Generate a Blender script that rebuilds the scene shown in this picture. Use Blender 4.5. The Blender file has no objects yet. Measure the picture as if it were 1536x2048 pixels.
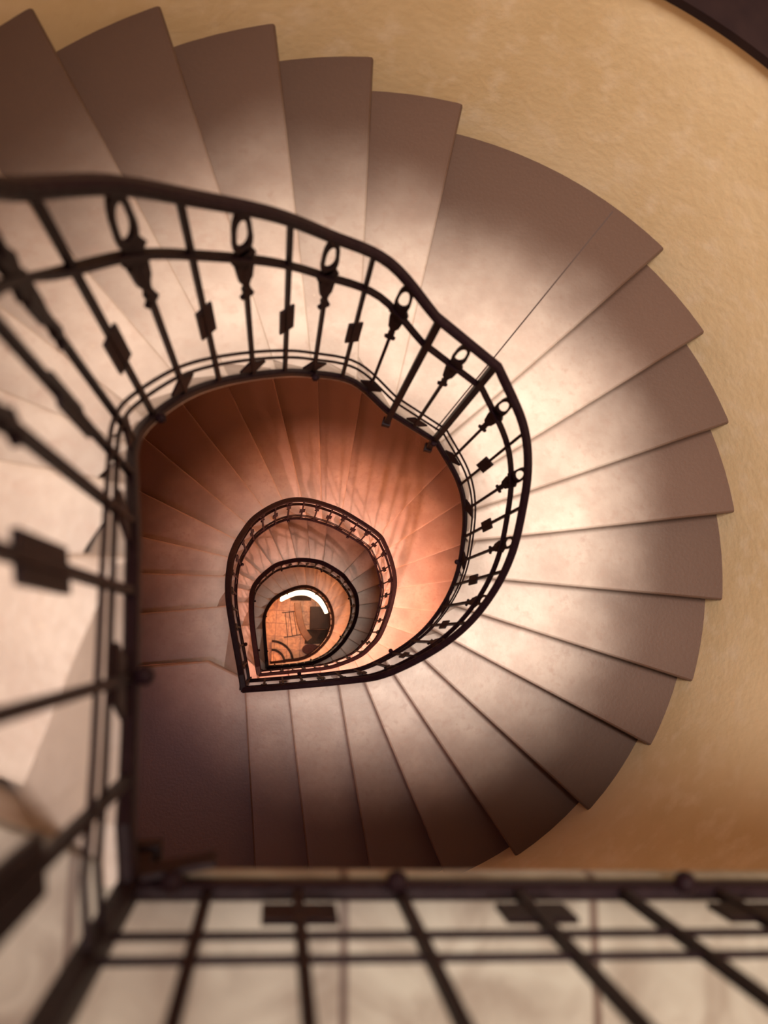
import bpy, math, random
from mathutils import Vector, Matrix
random.seed(7)
S = bpy.context.scene
COL = S.collection
PI = math.pi

# ------------------------------------------------------------------ camera, world, lights
Z0 = 14.76           # height of the top landing above the ground floor
TOPS = [Z0, Z0 - 3.96, Z0 - 7.56, Z0 - 11.16, 0.0]     # heights of the corner landings


def level(k, j):
    """height of tread j of turn k; the top turn is steeper above its half landing"""
    if k:
        return TOPS[k] - .15 * j
    return Z0 - .18 * j if j <= 11 else Z0 - 1.98 - (j - 11) * 1.98 / 13

cam_d = bpy.data.cameras.new('camera')
cam = bpy.data.objects.new('camera', cam_d)
COL.objects.link(cam)
cam_d.sensor_fit = 'HORIZONTAL'
cam_d.sensor_width = 36.0
cam_d.lens = 1500.0 / 1536.0 * 36.0
cam_d.clip_start = 0.01
rot = Matrix(((0.98987596, -0.02315231, -0.14003412),
              (0.0, 0.98660641, -0.16311893),
              (0.14193515, 0.16146750, 0.97661797)))
cam.matrix_world = Matrix.Translation((0, 0, Z0 + 0.89)) @ rot.to_4x4()
cam_d.dof.use_dof = True
cam_d.dof.focus_distance = 5.5
cam_d.dof.aperture_fstop = 3.0
S.camera = cam

S.view_settings.view_transform = 'Standard'
S.view_settings.look = 'None'
S.view_settings.gamma = 1.0
S.view_settings.use_curve_mapping = False
S.view_settings.exposure = -0.06

world = bpy.data.worlds.new('world')
S.world = world
world.use_nodes = True
bg = world.node_tree.nodes['Background']
bg.inputs[0].default_value = (0.58, 0.40, 0.50, 1)
bg.inputs[1].default_value = 1.8


def lamp(name, loc, power, color, radius, kind='POINT'):
    d = bpy.data.lights.new(name, kind)
    d.energy = power
    d.color = color
    d.shadow_soft_size = radius
    o = bpy.data.objects.new(name, d)
    o.location = loc
    COL.objects.link(o)
    return o


spot = lamp('ceiling_light', (0.22, 0.22, Z0 + 6.5), 6500, (1.0, 0.87, 0.75), 1.0, 'SPOT')
spot.data.spot_size = math.radians(48)
spot.data.spot_blend = 1.0
spot.rotation_euler = (Vector((2.2, 0.60, Z0 - 2.2)) - spot.location).to_track_quat('-Z', 'Y').to_euler()
down = lamp('added_fill_light', (-0.70, -0.80, Z0 - 0.42), 48, (1.0, 0.62, 0.72), 0.15, 'SPOT')  # added unseen spot, tints and lifts the dark treads below
down.data.spot_size = math.radians(112)
down.data.spot_blend = 1.0
lamp('warm_light', (0.40, -1.10, Z0 - 4.45), 360, (1.0, 0.48, 0.37), 0.06)
lamp('warm_light', (0.40, -1.10, Z0 - 11.95), 170, (1.0, 0.42, 0.22), 0.06)


# ------------------------------------------------------------------ materials
CX_AXIS = (0.44, 0.40)


def mat(name, base, rough=0.5, metallic=0.0, second=None, third=None, scale=4.0, detail=6.0,
        bump=0.0, bump_scale=60.0, vary=0.0, wear_shade=None, spec=0.5, emit=None, spots=None, coord='Object'):
    m = bpy.data.materials.new(name)
    m.use_nodes = True
    nt = m.node_tree
    N, L = nt.nodes, nt.links
    b = N['Principled BSDF']
    b.inputs['Roughness'].default_value = rough
    b.inputs['Metallic'].default_value = metallic
    b.inputs['Specular IOR Level'].default_value = spec
    b.inputs['Base Color'].default_value = (*base, 1)
    if emit:
        b.inputs['Emission Color'].default_value = (*emit[0], 1)
        b.inputs['Emission Strength'].default_value = emit[1]
    tc = N.new('ShaderNodeTexCoord')
    col = None
    if second:
        nz = N.new('ShaderNodeTexNoise')
        nz.inputs['Scale'].default_value = scale
        nz.inputs['Detail'].default_value = detail
        nz.inputs['Roughness'].default_value = 0.6
        L.new(tc.outputs[coord], nz.inputs['Vector'])
        cr = N.new('ShaderNodeValToRGB')
        cr.color_ramp.elements[0].position = 0.33
        cr.color_ramp.elements[0].color = (*second, 1)
        cr.color_ramp.elements[1].position = 0.66
        cr.color_ramp.elements[1].color = (*base, 1)
        L.new(nz.outputs['Fac'], cr.inputs['Fac'])
        col = cr.outputs['Color']
        if third:
            n2 = N.new('ShaderNodeTexNoise')
            n2.inputs['Scale'].default_value = scale * 6
            n2.inputs['Detail'].default_value = 4
            L.new(tc.outputs[coord], n2.inputs['Vector'])
            r2 = N.new('ShaderNodeValToRGB')
            r2.color_ramp.elements[0].position = 0.52
            r2.color_ramp.elements[0].color = (0, 0, 0, 1)
            r2.color_ramp.elements[1].position = 0.75
            r2.color_ramp.elements[1].color = (1, 1, 1, 1)
            L.new(n2.outputs['Fac'], r2.inputs['Fac'])
            mx = N.new('ShaderNodeMix')
            mx.data_type = 'RGBA'
            L.new(r2.outputs['Color'], mx.inputs['Factor'])
            L.new(col, mx.inputs['A'])
            mx.inputs['B'].default_value = (*third, 1)
            col = mx.outputs['Result']
        if spots:
            vo = N.new('ShaderNodeTexVoronoi')
            vo.inputs['Scale'].default_value = 14
            L.new(tc.outputs[coord], vo.inputs['Vector'])
            r3 = N.new('ShaderNodeValToRGB')
            r3.color_ramp.elements[0].position = 0.05
            r3.color_ramp.elements[0].color = (1, 1, 1, 1)
            r3.color_ramp.elements[1].position = 0.09
            r3.color_ramp.elements[1].color = (0, 0, 0, 1)
            L.new(vo.outputs['Distance'], r3.inputs['Fac'])
            mx = N.new('ShaderNodeMix')
            mx.data_type = 'RGBA'
            L.new(r3.outputs['Color'], mx.inputs['Factor'])
            L.new(col, mx.inputs['A'])
            mx.inputs['B'].default_value = (*spots, 1)
            col = mx.outputs['Result']
    if wear_shade and col:
        # paler trodden inner treads, unworn ends; outward darkening also paints in shade and vignette
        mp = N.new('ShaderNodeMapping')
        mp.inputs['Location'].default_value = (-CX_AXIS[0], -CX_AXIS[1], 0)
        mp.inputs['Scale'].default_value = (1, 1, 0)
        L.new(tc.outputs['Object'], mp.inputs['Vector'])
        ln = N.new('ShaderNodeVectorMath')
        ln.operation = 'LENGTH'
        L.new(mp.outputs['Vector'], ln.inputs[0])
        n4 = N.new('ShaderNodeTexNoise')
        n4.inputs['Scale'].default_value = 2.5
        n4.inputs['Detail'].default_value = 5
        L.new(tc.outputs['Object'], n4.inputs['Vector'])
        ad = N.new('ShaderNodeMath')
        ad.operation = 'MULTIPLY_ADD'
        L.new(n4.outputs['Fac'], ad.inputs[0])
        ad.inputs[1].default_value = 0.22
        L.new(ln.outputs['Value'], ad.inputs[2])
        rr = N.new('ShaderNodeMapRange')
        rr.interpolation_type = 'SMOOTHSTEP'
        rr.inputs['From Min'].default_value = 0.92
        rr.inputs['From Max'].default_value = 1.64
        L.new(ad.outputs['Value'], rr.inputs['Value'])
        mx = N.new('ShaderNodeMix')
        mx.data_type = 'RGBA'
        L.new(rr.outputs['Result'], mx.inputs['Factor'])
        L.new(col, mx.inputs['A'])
        mx.inputs['B'].default_value = (*wear_shade, 1)
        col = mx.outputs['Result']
    if vary and col:
        oi = N.new('ShaderNodeObjectInfo')
        mr = N.new('ShaderNodeMapRange')
        mr.inputs['To Min'].default_value = 1 - vary
        mr.inputs['To Max'].default_value = 1 + vary
        L.new(oi.outputs['Random'], mr.inputs['Value'])
        hv = N.new('ShaderNodeHueSaturation')
        L.new(mr.outputs['Result'], hv.inputs['Value'])
        L.new(col, hv.inputs['Color'])
        col = hv.outputs['Color']
    if col:
        L.new(col, b.inputs['Base Color'])
    if bump:
        n3 = N.new('ShaderNodeTexNoise')
        n3.inputs['Scale'].default_value = bump_scale
        n3.inputs['Detail'].default_value = 5
        L.new(tc.outputs[coord], n3.inputs['Vector'])
        bp = N.new('ShaderNodeBump')
        bp.inputs['Strength'].default_value = bump
        bp.inputs['Distance'].default_value = 0.01
        L.new(n3.outputs['Fac'], bp.inputs['Height'])
        L.new(bp.outputs['Normal'], b.inputs['Normal'])
    return m


def tile_mat(name, c1, c2, joint, scale, w, h, rough=0.4, rotz=0.0, offset=0.0, shift=(0, 0)):
    m = bpy.data.materials.new(name)
    m.use_nodes = True
    nt = m.node_tree
    N, L = nt.nodes, nt.links
    b = N['Principled BSDF']
    b.inputs['Roughness'].default_value = rough
    tc = N.new('ShaderNodeTexCoord')
    mp = N.new('ShaderNodeMapping')
    mp.inputs['Rotation'].default_value = (0, 0, rotz)
    mp.inputs['Location'].default_value = (shift[0], shift[1], 0)
    L.new(tc.outputs['Object'], mp.inputs['Vector'])
    br = N.new('ShaderNodeTexBrick')
    br.offset = offset
    br.inputs['Scale'].default_value = scale
    br.inputs['Brick Width'].default_value = w
    br.inputs['Row Height'].default_value = h
    br.inputs['Mortar Size'].default_value = 0.006
    br.inputs['Color1'].default_value = (*c1, 1)
    br.inputs['Color2'].default_value = (*c2, 1)
    br.inputs['Mortar'].default_value = (*joint, 1)
    L.new(mp.outputs['Vector'], br.inputs['Vector'])
    nz = N.new('ShaderNodeTexNoise')
    nz.inputs['Scale'].default_value = 9
    nz.inputs['Detail'].default_value = 7
    nz.inputs['Distortion'].default_value = 1.2
    L.new(tc.outputs['Object'], nz.inputs['Vector'])
    cr = N.new('ShaderNodeValToRGB')
    cr.color_ramp.elements[0].position = 0.35
    cr.color_ramp.elements[0].color = (0.62, 0.55, 0.52, 1)
    cr.color_ramp.elements[1].position = 0.62
    cr.color_ramp.elements[1].color = (1, 1, 1, 1)
    L.new(nz.outputs['Fac'], cr.inputs['Fac'])
    mx = N.new('ShaderNodeMix')
    mx.data_type = 'RGBA'
    mx.blend_type = 'MULTIPLY'
    mx.inputs['Factor'].default_value = 1.0
    L.new(br.outputs['Color'], mx.inputs['A'])
    L.new(cr.outputs['Color'], mx.inputs['B'])
    L.new(mx.outputs['Result'], b.inputs['Base Color'])
    return m


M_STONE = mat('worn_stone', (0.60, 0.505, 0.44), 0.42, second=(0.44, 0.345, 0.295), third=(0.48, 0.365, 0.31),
              scale=4.5, bump=0.10, vary=0.10, spots=(0.52, 0.42, 0.35), wear_shade=(0.066, 0.034, 0.024))
M_STRING = mat('string_stone', (0.50, 0.43, 0.39), 0.5, second=(0.38, 0.31, 0.28), scale=5, bump=0.2)
M_WALL = mat('ochre_plaster', (0.75, 0.59, 0.375), 0.75, second=(0.65, 0.485, 0.275), third=(0.76, 0.61, 0.42),
             scale=1.6, bump=0.15, bump_scale=30)
M_IRON = mat('dark_iron', (0.007, 0.002, 0.004), 0.5, 0.0, spec=0.10, second=(0.012, 0.005, 0.007), scale=40, bump=0.2, bump_scale=200)
M_MARBLE = tile_mat('pale_marble', (0.29, 0.275, 0.235), (0.17, 0.13, 0.115), (0.10, 0.07, 0.055), 1.0, 0.29, 0.60, rotz=0.0, shift=(.207, .65))
M_TILE = tile_mat('ground_tiles', (0.60, 0.30, 0.14), (0.46, 0.21, 0.09), (0.25, 0.10, 0.05), 1.0, 0.26, 0.26, rotz=0.05)
M_WOOD = mat('brown_wood', (0.13, 0.05, 0.025), 0.6, second=(0.08, 0.03, 0.015), scale=10)
M_DARKWOOD = mat('dark_wood', (0.010, 0.003, 0.003), 0.6, spec=0.2, second=(0.016, 0.006, 0.005), scale=8)
M_MAT = mat('dark_felt', (0.030, 0.018, 0.016), 0.9, second=(0.045, 0.03, 0.025), scale=30, bump=0.3, bump_scale=150)
M_PURPLE = mat('purple_felt', (0.06, 0.02, 0.025), 0.9, second=(0.09, 0.03, 0.03), scale=30, bump=0.3, bump_scale=150)
M_GLASS = mat('night_glass', (0.012, 0.008, 0.010), 0.08)
M_GLOW = mat('painted_glow', (0.9, 0.8, 0.7), 0.5, emit=((1.0, 0.72, 0.42), 6.0))  # emission stands in for a strongly lit white surface


# ------------------------------------------------------------------ helpers
def mesh(name, V, F, m, smooth=False):
    me = bpy.data.meshes.new(name)
    me.from_pydata([tuple(v) for v in V], [], F)
    me.validate()
    me.materials.append(m)
    if smooth:
        me.polygons.foreach_set('use_smooth', [True] * len(me.polygons))
    me.update()
    return me


def link(name, me, parent=None, loc=None, rotz=None):
    o = bpy.data.objects.new(name, me)
    COL.objects.link(o)
    if parent is not None:
        o.parent = parent
    if loc is not None:
        o.location = loc
    if rotz is not None:
        o.rotation_euler = (0, 0, rotz)
    return o


def thing(name, label, cat, loc=(0, 0, 0), group=None):
    o = bpy.data.objects.new(name, None)
    o.empty_display_size = 0.1
    COL.objects.link(o)
    o.location = loc
    tag(o, label, cat, group)
    return o


def tag(o, label, cat, group=None):
    o['label'] = label
    o['category'] = cat
    if group:
        o['group'] = group
    return o


def struct(o, label=None, cat=None):
    o['kind'] = 'structure'
    if label:
        o['label'] = label
        o['category'] = cat
    return o


class MB:
    def __init__(s):
        s.V, s.F = [], []

    def box(s, c, d, rz=0.0):
        n = len(s.V)
        cs, sn = math.cos(rz), math.sin(rz)
        for z in (-1, 1):
            for x, y in ((-1, -1), (1, -1), (1, 1), (-1, 1)):
                px, py = x * d[0] / 2, y * d[1] / 2
                s.V.append((c[0] + px * cs - py * sn, c[1] + px * sn + py * cs, c[2] + z * d[2] / 2))
        s.F += [(n, n + 3, n + 2, n + 1), (n + 4, n + 5, n + 6, n + 7)]
        for i in range(4):
            k = (i + 1) % 4
            s.F.append((n + i, n + k, n + 4 + k, n + 4 + i))
        return s

    def loft(s, rings, closed=True, caps=True, loop=False):
        n = len(s.V)
        m = len(rings[0])
        for r in rings:
            s.V += [tuple(v) for v in r]
        R = len(rings)
        for i in range(R if loop else R - 1):
            a, b = n + i * m, n + ((i + 1) % R) * m
            for j in range(m if closed else m - 1):
                k = (j + 1) % m
                s.F.append((a + j, a + k, b + k, b + j))
        if caps and not loop:
            s.F.append(tuple(n + j for j in reversed(range(m))))
            s.F.append(tuple(n + (R - 1) * m + j for j in range(m)))
        return s

    def prism(s, poly, z0, z1):
        return s.loft([[(x, y, z0) for x, y in poly], [(x, y, z1) for x, y in poly]])

    def build(s, name, m, parent=None, smooth=False, bevel=0.0):
        o = link(name, mesh(name, s.V, s.F, m, smooth), parent)
        if bevel:
            bv = o.modifiers.new('bevel', 'BEVEL')
            bv.width = bevel
            bv.segments = 2
            bv.limit_method = 'ANGLE'
        return o


def sweep(pts, prof, up=Vector((0, 0, 1))):
    """rings of the profile [(side, up)] along the points; side points into the well"""
    rings = []
    n = len(pts)
    for i, p in enumerate(pts):
        a = pts[max(0, i - 1)]
        b = pts[min(n - 1, i + 1)]
        t = Vector(b) - Vector(a)
        t.normalize()
        sd = Vector((t.y, -t.x, 0))
        sd.normalize()
        u = sd.cross(t)
        if u.z < 0:
            u = -u
        rings.append([Vector(p) + sd * q[0] + u * q[1] for q in prof])
    return rings


def rect(w, h, c=(0, 0), r=0.0):
    w, h = w / 2, h / 2
    if r <= 0:
        p = [(-w, -h), (w, -h), (w, h), (-w, h)]
    else:
        p = [(-w + r, -h), (w - r, -h), (w, -h + r), (w, h - r), (w - r, h), (-w + r, h), (-w, h - r), (-w, -h + r)]
    return [(a + c[0], b + c[1]) for a, b in p]


# ------------------------------------------------------------------ plan of the stairwell
CX, CY, RAD = 0.44, 0.40, 1.775
WELL = [
    [(-.146, -.262), (-.152, -.20), (-.192, .095), (-.232, .235), (-.268, .345), (-.278, .445), (-.220, .57), (-.14, .67), (-.02, .76),
     (.09, .83), (.25, .872), (.40, .825), (.62, .765), (.745, .65), (.815, .555), (.85, .447), (.86, .305), (.84, .18), (.785, .06),
     (.71, -.033), (.605, -.115), (.49, -.18), (.375, -.21), (.095, -.245), (-.156, -.272)],
    [(-.156, -.272), (-.165, -.20), (-.25, .18), (-.262, .38), (-.248, .506), (-.205, .625), (-.145, .737), (-.03, .845), (.09, .915),
     (.215, .943), (.35, .94), (.506, .909), (.76, .785), (.85, .71), (.93, .575), (.977, .44), (.98, .30), (.96, .155), (.915, .0),
     (.86, -.09), (.784, -.174), (.65, -.245), (.49, -.30), (.17, -.34), (-.143, -.375)],
    [(-.143, -.375), (-.16, -.30), (-.23, .1), (-.252, .36), (-.24, .49), (-.195, .59), (-.125, .68), (-.01, .785), (.11, .84),
     (.26, .882), (.42, .89), (.583, .868), (.80, .76), (.90, .675), (1.0, .56), (1.05, .43), (1.06, .29), (1.035, .15), (.985, .03),
     (.91, -.1), (.80, -.225), (.67, -.315), (.48, -.39), (.17, -.435), (-.104, -.459)],
    [(-.104, -.459), (-.11, -.37), (-.16, .1), (-.165, .27), (-.13, .41), (-.05, .545), (.04, .63), (.155, .70), (.28, .76),
     (.40, .80), (.535, .81), (.67, .775), (.815, .68), (.90, .58), (.965, .465), (1.005, .34), (1.02, .225), (1.015, .125), (.98, .0),
     (.91, -.12), (.825, -.225), (.70, -.335), (.495, -.43), (.155, -.475), (-.08, -.505)],
]
OUT = [(-1.335, -1.6), (-1.335, -.23), (-1.335, .06), (-1.335, .40), (-1.29, .737), (-1.19, 1.107), (-1.0, 1.44), (-.709, 1.705),
       (-.416, 1.94), (-.074, 2.117), (.297, 2.198), (.697, 2.18), (1.642, 1.696), (1.896, 1.384), (2.084, 1.011), (2.191, .616),
       (2.209, .197), (2.1, -.205), (1.95, -.544), (1.66, -.884), (1.317, -1.149), (.97, -1.29), (.6, -1.43), (.265, -1.49), (-.05, -1.51)]


LOWER = 1.95         # the shaft is a little wider below the first landing


def circ(p, rad=None):
    rad = rad or RAD
    a = math.atan2(p[1] - CY, p[0] - CX)
    return (CX + rad * math.cos(a), CY + rad * math.sin(a))


OUT_LOW = [circ(p, LOWER) if 3 <= i <= 21 else p for i, p in enumerate(OUT)]
OUT_LOW[0:3] = [(-1.51, -1.55), (-1.51, -.23), (-1.51, .06)]
OUT_LOW[22:25] = [(.56, -1.55), (.265, -1.55), (-.05, -1.55)]
OUT = [circ(p) if 3 <= i <= 21 else p for i, p in enumerate(OUT)]
BEVEL_PT = (-.411, -.153)


def cr(p0, p1, p2, p3, t):
    return tuple(0.5 * ((2 * b) + (-a + c) * t + (2 * a - 5 * b + 4 * c - d) * t * t + (-a + 3 * b - 3 * c + d) * t ** 3)
                 for a, b, c, d in zip(p0, p1, p2, p3))


def inner(k, u):
    W = WELL[k]
    u = min(max(u, 0.0), 24.0)
    i = min(int(u), 23)
    t = u - i
    if k == 0 and i == 11:                       # the straight piece of railing at the half landing
        return tuple(a + (b - a) * t for a, b in zip(W[11], W[12]))
    p0 = W[i - 1] if i > 0 else tuple(2 * a - b for a, b in zip(W[0], W[1]))
    p3 = W[i + 2] if i < 23 else tuple(2 * a - b for a, b in zip(W[24], W[23]))
    if k == 0 and i == 10:
        p3 = tuple(2 * a - b for a, b in zip(W[11], W[10]))
    if k == 0 and i == 12:
        p0 = tuple(2 * a - b for a, b in zip(W[12], W[13]))
    return cr(p0, W[i], W[i + 1], p3, t)


def outer(u, k=0):
    i = min(int(u), 23)
    t = u - i
    O = OUT_LOW if k else OUT
    p = tuple(a + (b - a) * t for a, b in zip(O[i], O[i + 1]))
    return circ(p, LOWER if k else RAD) if 3 <= i < 21 else p


def slope(k, u):
    """height of the nosing line"""
    if k == 0:
        return Z0 - .18 * max(0.0, u - 1) if u < 12 else Z0 - 1.98 - (u - 12) * 1.98 / 12
    return TOPS[k] + (TOPS[k + 1] - TOPS[k]) * max(0.0, (u - 1) / 23.0)


def plan(k, u, t):
    """point of the riser line u at t from the well (0) to the wall (1)"""
    a, b = inner(k, u), outer(u, k)
    s = tuple(p + (q - p) * t for p, q in zip(a, b))
    if 1 <= u < 2:                               # first riser is bent at the well corner
        w = 2 - u
        c = WELL[k][0]
        tb = 0.24
        if t < tb:
            q = tuple(c[i] + (BEVEL_PT[i] - c[i]) * t / tb for i in (0, 1))
        else:
            e = (OUT_LOW if k else OUT)[1]
            q = tuple(BEVEL_PT[i] + (e[i] - BEVEL_PT[i]) * (t - tb) / (1 - tb) for i in (0, 1))
        s = tuple(p * (1 - w) + r * w for p, r in zip(s, q))
    return s


# ------------------------------------------------------------------ the setting
def wall_point(a, rad):
    """the wall follows a circle except along the near side, where it straightens out"""
    x, y = CX + rad * math.cos(a), CY + rad * math.sin(a)
    if rad < 1.9 and y < 0 and x < .97:
        y = -1.294 + (x - .97) * .3517
    return (x, y)


def wall_path(RAD=RAD):
    pts = []
    a0, a1 = -PI / 2, PI
    n = 108
    for i in range(n + 1):
        a = a0 + (a1 - a0) * i / n
        pts.append(wall_point(a, RAD))
    pts.append((CX - RAD, -1.6 if RAD < 1.9 else CY - RAD))
    return pts


WIN_A0, WIN_A1 = math.radians(37.5), math.radians(82.5)     # window over the half landing
WIN_Z0, WIN_Z1 = Z0 - 1.055, Z0 + 0.75
TOP = Z0 + 7.0


def build_wall():
    P, PL = wall_path(), wall_path(LOWER)
    m = len(P)
    zb = Z0 - 4.22
    rows = [(z, PL) for z in (-0.02, 1.2, 2.4, 3.6, 4.8, 6.0, 7.2, 8.4, 9.6, zb)] + [(z, P) for z in (zb, 12.0, 13.2, WIN_Z0, WIN_Z1, TOP)]
    zs = [z for z, _ in rows]
    V, F = [], []
    for z, Q in rows:
        V += [(x, y, z) for x, y in Q]
    off = len(V)
    TH = 0.35
    for z in zs:
        for x, y in (PL if z < zb - .01 else P):
            d = Vector((x - CX, y - CY, 0)).normalized()
            V.append((x + d.x * TH, y + d.y * TH, z))
    nz = len(zs)

    def hole(i, j):
        if i >= 108:
            return False
        a = -PI / 2 + 1.5 * PI * (i + 0.5) / 108
        return zs[j] >= WIN_Z0 - 1e-6 and zs[j + 1] <= WIN_Z1 + 1e-6 and WIN_A0 < a < WIN_A1
    for j in range(nz - 1):
        for i in range(m):
            k = (i + 1) % m
            a, b, c, d = j * m + i, j * m + k, (j + 1) * m + k, (j + 1) * m + i
            if hole(i, j):
                if not hole(i - 1, j):
                    F.append((a, d, d + off, a + off))
                if not hole(i + 1, j):
                    F.append((b, b + off, c + off, c))
                F.append((a, a + off, b + off, b))
                F.append((d, c, c + off, d + off))
                continue
            F.append((a, d, c, b))
            F.append((a + off, b + off, c + off, d + off))
    o = link('wall_outer', mesh('wall_outer', V, F, M_WALL))
    struct(o, 'curved ochre plaster wall around the whole stairwell', 'wall')
    o.data.polygons.foreach_set('use_smooth', [abs(p.normal.z) < .5 and len(p.vertices) == 4 for p in o.data.polygons])
    try:
        o.data.set_sharp_from_angle(angle=0.6)
    except Exception:
        pass


build_wall()
wp = wall_path(LOWER)
fl = MB().prism([(x * 1.0, y) for x, y in wp], -0.15, 0.0).build('floor', M_TILE)
struct(fl, 'orange lit tiled ground floor at the bottom of the well', 'floor')


def arc_slab(r0, r1, z0, z1, a0, a1, n=28):
    rings = []
    for i in range(n + 1):
        a = a0 + (a1 - a0) * i / n
        c, s = math.cos(a), math.sin(a)
        rings.append([(CX + r0 * c, CY + r0 * s, z0), (CX + r1 * c, CY + r1 * s, z0), (CX + r1 * c, CY + r1 * s, z1), (CX + r0 * c, CY + r0 * s, z1)])
    return MB().loft(rings)


win = thing('window_1', 'dark night window with deep dark sill above the half landing', 'window',
            (CX + (RAD + .2) * math.cos(math.radians(60)), CY + (RAD + .2) * math.sin(math.radians(60)), WIN_Z0))
win['kind'] = 'structure'
bpy.context.view_layer.update()


def keep(o, parent):
    o.parent = parent
    o.matrix_parent_inverse = Matrix.Translation(-Vector(parent.location))
    return o


keep(arc_slab(RAD - .012, RAD + .235, WIN_Z0 + .001, WIN_Z0 + .03, WIN_A0 + .001, WIN_A1 - .001).build('window_sill', M_DARKWOOD), win)
keep(arc_slab(RAD + .258, RAD + .268, WIN_Z0 - .02, WIN_Z1 + .02, WIN_A0 - .02, WIN_A1 + .02).build('pane', M_GLASS), win)
fr = MB()
for a in (WIN_A0 + .028, (WIN_A0 + WIN_A1) / 2, WIN_A1 - .028):
    c, s = math.cos(a), math.sin(a)
    fr.box((CX + (RAD + .245) * c, CY + (RAD + .245) * s, (WIN_Z0 + WIN_Z1) / 2 + .01), (.05, .05, WIN_Z1 - WIN_Z0 - .06), a)
keep(fr.build('window_frame', M_DARKWOOD), win)
for z in (WIN_Z0 + .06, WIN_Z1 - .04):
    keep(arc_slab(RAD + .237, RAD + .257, z - .03, z + .03, WIN_A0 + .002, WIN_A1 - .002).build('window_frame', M_DARKWOOD), win)

# top landing: a level floor along the near side of the well
c0 = WELL[0][0]
edge_r = (2.044, -.36)
poly = [c0, edge_r]
a_start = math.atan2(edge_r[1] - CY, edge_r[0] - CX)
for i in range(0, 25):
    a = a_start + (-PI / 2 - a_start) * i / 24
    poly.append(wall_point(a, RAD))
poly[1] = poly[2]
poly.pop(2)
edge_y = .008
poly[0] = (c0[0] + .004, c0[1] + edge_y)
poly[1] = (poly[1][0], poly[1][1] + edge_y)
poly += [(-1.335, -1.6), OUT[1], BEVEL_PT]
lf = MB().prism(list(reversed(poly)), Z0 - .030, Z0).build('landing_floor', M_MARBLE, bevel=0.006)
struct(lf, 'pale marble floor of the top landing beside the near railing', 'floor')


core = [(c0[0], c0[1] - .13), (poly[1][0] - .03, poly[1][1] - .13)] + poly[2:] + [(c0[0] - .04, c0[1] - .03)]
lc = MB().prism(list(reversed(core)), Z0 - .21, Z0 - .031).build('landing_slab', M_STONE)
struct(lc, 'stone slab carrying the top landing floor', 'floor')


# ------------------------------------------------------------------ staircases
def step_mesh(k, j):
    """one stone step between riser j and riser j+1, rounded nosing over riser j+1"""
    zt = level(k, j)
    RISE = zt - level(k, j + 1)
    nos = 0.022
    ts = [0, .06, .12, .18, .24, .3, .45, .6, .8, 1.0] if j == 1 else [0, .1, .25, .4, .55, .7, .85, 1.0]
    N = 4 if j not in (11,) else 10
    prof = []                                   # (s, overhang, z)
    for i in range(N + 1):
        prof.append((i / N, 0.0, 0.0))
    prof += [(1, nos * .55, -.001), (1, nos * .85, -.006), (1, nos, -.016), (1, nos * .9, -.030), (1, nos * .5, -.038), (1, .002, -.040), (1, .0, -RISE - .045)]
    if j < 23:
        pass
    prof.append((0.5, 0, -RISE * .5 - .16))
    prof.append((0, .003, -.17))
    rings = []
    for t in ts:
        ring = []
        for s, ov, z in prof:
            a, b = inner(k, j + s), outer(j + s, k)
            lack = max(0.0, slope(k, j + s) - zt - z)
            tt = t + (lack * .70 + .006) / max(.5, math.hypot(b[0] - a[0], b[1] - a[1])) * (1 - t) ** 2
            x, y = plan(k, j + s, tt)
            if ov:
                if s == 1:
                    xa, ya = plan(k, j + .9, t)
                    d = Vector((x - xa, y - ya))
                else:
                    xa, ya = plan(k, j + .1, t)
                    d = Vector((xa - x, ya - y))
                if d.length > 1e-6:
                    d.normalize()
                x, y = x + d.x * ov, y + d.y * ov
            ring.append((x, y, zt + z))
        rings.append(ring)
    b = MB()
    b.loft(rings, caps=False)
    m = len(prof)
    for base in (0, (len(ts) - 1) * m):
        mid = m - 2                              # fan from the middle of the underside: the ends are curved
        for i in range(m):
            q = (i + 1) % m
            if i != mid and q != mid:
                b.F.append((base + mid, base + i, base + q))
    return b


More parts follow.
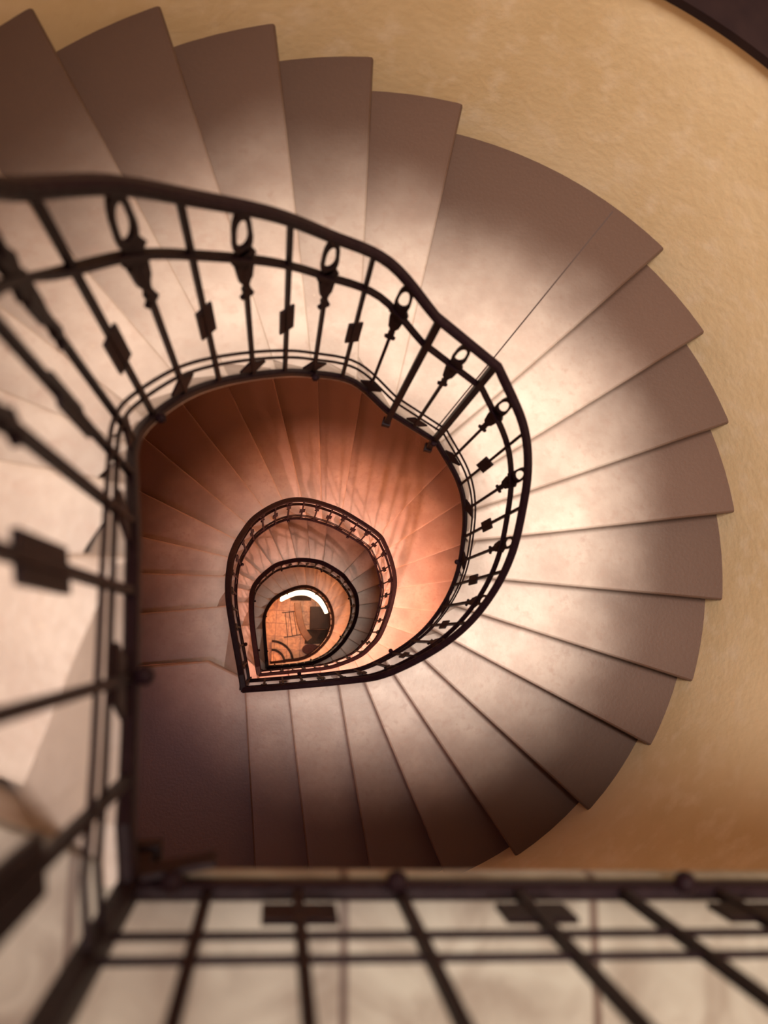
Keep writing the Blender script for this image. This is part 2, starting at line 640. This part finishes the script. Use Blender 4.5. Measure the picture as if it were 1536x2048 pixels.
JOINT = ((.62, .82), (1.43, 1.845))
M_JOINT = mat('dark_joint', (0.045, 0.025, 0.02), 0.8)
STAIR_LABEL = [
    'topmost turn of worn beige stone stairs, blurred and nearest, against the ochre wall',
    'second turn of stone stairs, brownish purple, seen through the top well opening',
    'third turn of stone stairs, orange lit, seen inside the second dark railing loop',
    'lowest turn of stone stairs, ringing the orange ground floor']
RAIL_LABEL = [
    'largest iron railing with square plates and ring ornaments around the topmost turn',
    'dark iron railing loop around the second turn, inside the largest one',
    'small dark iron railing loop around the third turn with orange steps outside it',
    'smallest iron railing loop deepest in the well, around the ground floor']
for k in range(4):
    st = thing('stone_staircase', STAIR_LABEL[k], 'staircase', (0, 0, 0), 'turns of the stone staircase')
    for j in range(1, 24):
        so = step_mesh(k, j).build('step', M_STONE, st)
        if k == 0 and j == 11:                  # the half landing is laid in two slabs
            ja, jb = Vector(JOINT[0]), Vector(JOINT[1])
            jd = (jb - ja).normalized()
            jn = Vector((-jd.y, jd.x)) * .003
            zj = level(0, 11)
            MB().prism([tuple(ja + jn), tuple(ja - jn), tuple(jb - jn), tuple(jb + jn)], zj, zj + .0008).build('slab_joint', M_JOINT, so)
    if k < 3:                                   # square corner landing at the foot of the turn
        zt = TOPS[k + 1]
        c = WELL[k][24]
        O = OUT if k == 0 else OUT_LOW
        poly = [c, O[24], O[0], O[1], BEVEL_PT]
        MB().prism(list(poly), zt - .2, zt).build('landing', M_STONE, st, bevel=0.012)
    us = [i / 4 for i in range(0, 97)]
    pts = [Vector((*inner(k, u), slope(k, u))) for u in us]
    MB().loft(sweep(pts, [(.002, .004), (.002, -.010), (-.19, -.29), (-.30, -.27), (-.026, .004)])).build('string', M_STRING, st)
    if k == 3:
        # rounded ends of the two bottom steps curling into the well
        for rr, z0, z1 in ((.44, 0.0, .15), (.27, .15, .30)):
            cx, cy = -.06, -.53
            n = 16
            arc = [(cx + rr * math.cos(PI / 2 * i / n), cy + rr * math.sin(PI / 2 * i / n)) for i in range(n + 1)]
            MB().prism([(cx, cy)] + arc, z0, z1).build('rounded_step_end', M_TILE, st)
            ring = []
            for i in range(n + 1):
                a = PI / 2 * i / n
                c, s = math.cos(a), math.sin(a)
                ring.append([(cx + (rr - .035) * c, cy + (rr - .035) * s, z1), (cx + (rr + .012) * c, cy + (rr + .012) * s, z1),
                             (cx + (rr + .012) * c, cy + (rr + .012) * s, z1 + .012), (cx + (rr - .035) * c, cy + (rr - .035) * s, z1 + .012)])
            MB().loft(ring).build('dark_nosing', M_DARKWOOD, st)


# ------------------------------------------------------------------ iron railings
HR = 0.87
bar_m = mesh('baluster', *(lambda b: (b.V, b.F))(MB().box((0, 0, .445), (.0105, .0105, .83))), M_IRON)
short_m = mesh('baluster', *(lambda b: (b.V, b.F))(MB().box((0, 0, .345), (.0105, .0105, .63))), M_IRON)
post_m = mesh('post', *(lambda b: (b.V, b.F))(MB().box((0, 0, .39), (.021, .021, .96)).box((0, 0, -.10), (.032, .032, .03))), M_IRON)


def trap(b, w0, w1, z0, z1, th):
    b.loft([[(-w0 / 2, -th / 2, z0), (w0 / 2, -th / 2, z0), (w0 / 2, th / 2, z0), (-w0 / 2, th / 2, z0)],
            [(-w1 / 2, -th / 2, z1), (w1 / 2, -th / 2, z1), (w1 / 2, th / 2, z1), (-w1 / 2, th / 2, z1)]])
    return b


mb = MB()
trap(mb, .042, .042, .342, .474, .006)
plate_m = mesh('plate', mb.V, mb.F, M_IRON)
mb = MB()
trap(mb, .074, .074, -.022, .022, .006)
low_m = mesh('low_plate', mb.V, mb.F, M_IRON)
mb = MB()
mb.loft([[(-w / 2, -t / 2, z), (w / 2, -t / 2, z), (w / 2, t / 2, z), (-w / 2, t / 2, z)] for w, t, z in (
    (.026, .008, .525), (.034, .008, .535), (.015, .011, .540), (.020, .011, .563), (.013, .0112, .572), (.013, .0112, .586), (.018, .009, .592),
    (.024, .009, .603), (.031, .009, .608), (.044, .009, .672), (.030, .008, .684), (.056, .008, .694), (.036, .008, .724))])
bell_m = mesh('bell', mb.V, mb.F, M_IRON)
mb = MB()
rings = []
nn = 20
for i in range(nn):
    a = 2 * PI * i / nn
    w = .013 + .005 * max(0, -math.sin(a))
    cx_, cz_ = w * math.cos(a), .785 + .046 * math.sin(a)
    ox, oz = cx_ * 1.6, .785 + .078 * math.sin(a)
    rings.append([(cx_, -.004, cz_), (ox, -.004, oz), (ox, .004, oz), (cx_, .004, cz_)])
mb.loft(rings, loop=True)
ring_m = mesh('ring_ornament', mb.V, mb.F, M_IRON)
mb = MB()
rings = []
for i in range(7):
    a = PI * i / 6
    rings.append([(.013 * math.sin(a) * math.cos(q * PI / 4) + 0.0, .013 * math.sin(a) * math.sin(q * PI / 4), .013 * math.cos(a)) for q in range(8)])
mb.loft(rings)
knob_m = mesh('knob', mb.V, mb.F, M_IRON, True)


def rail_tube(pts, prof, name, parent):
    return MB().loft(sweep(pts, prof)).build(name, M_IRON, parent)


def build_rails(parent, fn_pts, wide=.028):
    """fn_pts(dz) -> points along the railing dz above the nosing line"""
    rail_tube(fn_pts(HR), rect(wide, .022, r=.006), 'handrail', parent)
    rail_tube(fn_pts(.69), rect(.018, .010), 'second_rail', parent)
    for dz in (.148, .200):
        rail_tube(fn_pts(dz), rect(.006, .006), 'lower_rail', parent)
    rail_tube(fn_pts(.022), rect(.018, .024, r=.004), 'bottom_rail', parent)


def baluster(parent, loc, ang, kind, tilt=0.0):
    b = link('baluster', bar_m if kind == 'A' else short_m, parent, loc, ang)
    if kind == 'A':
        link('plate', plate_m, b)
    else:
        lp = link('low_plate', low_m, b, (0, 0, .094))
        lp.rotation_euler = (0, tilt, 0)
        link('bell', bell_m, b)
        link('ring_ornament', ring_m, b)
    return b


for k in range(4):
    ir = thing('iron_railing', RAIL_LABEL[k], 'railing', (0, 0, 0), 'railings around the well')
    us = [i / 6 for i in range(0, 145)]

    def fn(dz, k=k, us=us):
        return [Vector((*inner(k, u), slope(k, u) + dz)) for u in us]
    build_rails(ir, fn, (.028, .034, .05, .05)[k])
    # arc length table
    fu = [i / 40 for i in range(0, 961)]
    fp = [inner(k, u) for u in fu]
    acc = [0.0]
    for a, b in zip(fp, fp[1:]):
        acc.append(acc[-1] + math.hypot(b[0] - a[0], b[1] - a[1]))

    def at_len(s):
        s = min(max(s, 0), acc[-1])
        for i in range(len(acc) - 1):
            if acc[i + 1] >= s:
                t = (s - acc[i]) / max(1e-9, acc[i + 1] - acc[i])
                return fu[i] + (fu[i + 1] - fu[i]) * t
        return 24.0

    def len_at(u):
        return acc[min(960, int(round(u * 40)))]
    spots = []                                   # (u, kind)
    if k == 0:
        sA, sB = len_at(11.05), len_at(11.95)
        for i in range(1, 15):
            spots.append((at_len(sA * i / 15), 'A' if i % 2 else 'B'))
        spots.append((11.05, 'P'))
        spots.append((at_len((sA + sB) / 2), 'B'))
        spots.append((11.95, 'P'))
        n = max(2, int(round((acc[-1] - sB) / .106)))
        for i in range(1, n):
            spots.append((at_len(sB + (acc[-1] - sB) * i / n), 'B' if i % 2 else 'A'))
    else:
        n = int(round(acc[-1] / .11))
        for i in range(1, n):
            spots.append((at_len(acc[-1] * i / n), 'A' if i % 2 else 'B'))
    for q, (u, kind) in enumerate(spots):
        p = inner(k, u)
        a, b = inner(k, u - .05), inner(k, u + .05)
        ang = math.atan2(b[1] - a[1], b[0] - a[0])
        loc = (p[0], p[1], slope(k, u))
        if kind == 'P':
            link('post', post_m, ir, loc, ang)
        else:
            run = math.hypot(b[0] - a[0], b[1] - a[1])
            baluster(ir, loc, ang, kind, math.atan2(slope(k, u - .05) - slope(k, u + .05), run))
        if q % 5 == 1:
            d = Vector((math.sin(ang), -math.cos(ang)))
            link('fixing_knob', knob_m, ir, (p[0] + d.x * .016, p[1] + d.y * .016, slope(k, u) + .028), ang)
    p = WELL[k][24]
    if k < 3:
        link('post', post_m, ir, (p[0], p[1], slope(k, 24)), 0)

# railing of the top landing, level along the near edge of the floor
e0, e1 = Vector((c0[0], c0[1])), Vector((2.02, -.359))
lr = thing('landing_railing', 'level iron railing along the near edge of the pale marble landing', 'railing', (0, 0, 0), None)
dv = (e1 - e0)
L_ = dv.length
dv.normalize()


def fl_pts(dz):
    return [Vector((e0.x + dv.x * L_ * i / 10, e0.y + dv.y * L_ * i / 10, Z0 + dz)) for i in range(11)]


build_rails(lr, fl_pts)
ang = math.atan2(dv.y, dv.x)
link('post', post_m, lr, (e0.x, e0.y, Z0), 0)
for i, x in enumerate([-.064, .030, .140, .272, .395] + [.395 + .115 * q for q in range(1, 12)]):
    s = (x - e0.x) / dv.x
    baluster(lr, (x, e0.y + dv.y * s, Z0), ang, 'A' if i % 2 == 0 else 'B')
for x in (-.10, .137, .47, .80):
    s = (x - e0.x) / dv.x
    link('fixing_knob', knob_m, lr, (x, e0.y + dv.y * s + .012, Z0 + .035), ang)
bp = MB().box((-.095, -.243, Z0 + .012), (.075, .006, .045), -.06 + .2).build('bracket_plate', M_IRON, lr)

# ------------------------------------------------------------------ ground floor things
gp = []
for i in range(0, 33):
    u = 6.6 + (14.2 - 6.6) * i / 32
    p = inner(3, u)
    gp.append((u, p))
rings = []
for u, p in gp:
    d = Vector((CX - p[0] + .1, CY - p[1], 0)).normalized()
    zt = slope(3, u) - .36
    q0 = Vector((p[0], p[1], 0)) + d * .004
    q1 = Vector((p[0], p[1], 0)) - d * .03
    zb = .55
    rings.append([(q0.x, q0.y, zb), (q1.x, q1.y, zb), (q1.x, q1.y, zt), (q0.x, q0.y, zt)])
gl = MB().loft(rings).build('lit_surface_glow', M_GLOW)  # overlit surface below the stairs, its brightness put in as emission
tag(gl, 'white curved surface under the lowest stairs, strong light painted on as glow', 'lit surface')

bench = thing('bench', 'narrow curved brown wooden bench on the orange tiled floor', 'bench', (.56, .29, 0))
cl = [(.43 - .56, .66 - .29), (.455 - .56, .45 - .29), (.50 - .56, .25 - .29), (.57 - .56, .08 - .29), (.68 - .56, -.07 - .29)]
cpts = []
for i in range(4):
    p0 = cl[i - 1] if i else tuple(2 * a - b for a, b in zip(cl[0], cl[1]))
    p3 = cl[i + 2] if i < 3 else tuple(2 * a - b for a, b in zip(cl[4], cl[3]))
    for q in range(6):
        cpts.append(cr(p0, cl[i], cl[i + 1], p3, q / 6))
cpts.append(cl[4])
MB().loft(sweep([Vector((x, y, .42)) for x, y in cpts], rect(.14, .04, r=.012))).build('seat', M_WOOD, bench)
for i in (3, 21):
    MB().box((cpts[i][0], cpts[i][1], .2), (.05, .09, .40)).build('leg', M_WOOD, bench)

chest = thing('chest', 'dark wooden chest standing beside the curved bench', 'chest', (.95, .36, 0))
MB().box((0, 0, .19), (.50, .42, .36)).build('body', M_DARKWOOD, chest, bevel=.01)
MB().box((0, 0, .395), (.53, .45, .05)).build('lid', M_DARKWOOD, chest, bevel=.012)
rg = MB().prism([(.60, -.16), (1.25, -.16), (1.25, .13), (.62, .13)], 0.0, .012).build('floor_mat', M_MAT)
tag(rg, 'dark grey mat on the tiles in front of the chest', 'mat')
n = 24
rg = MB().prism([(.73 + .18 * math.cos(2 * PI * i / n), -.27 + .11 * math.sin(2 * PI * i / n)) for i in range(n)], 0.0, .05).build('cushion', M_PURPLE, bevel=.015)
tag(rg, 'flat dark purple cushion on the floor near the railing', 'cushion')
rg = MB().prism([(.30, .72), (.72, .72), (.72, .82), (.30, .82)], 0.0, .012).build('doormat', M_MAT)
tag(rg, 'small dark grey doormat under the painted white glow', 'mat')
gr = MB()
A, B_ = Vector((.13, .47)), Vector((.43, .50))
C_, D_ = Vector((.18, -.03)), Vector((.52, .03))


def flat_bar(b, p, q, w=.014, h=.012):
    d = q - p
    b.box(((p.x + q.x) / 2, (p.y + q.y) / 2, h / 2 + .001), (d.length, w, h), math.atan2(d.y, d.x))


flat_bar(gr, A, B_)
flat_bar(gr, C_, D_)
for t in (.22, .5, .78):
    flat_bar(gr, A.lerp(B_, t), C_.lerp(D_, t), .010)
gr = gr.build('floor_grate', M_DARKWOOD)
tag(gr, 'thin dark ladder shaped grate lying on the orange tiles', 'grate')
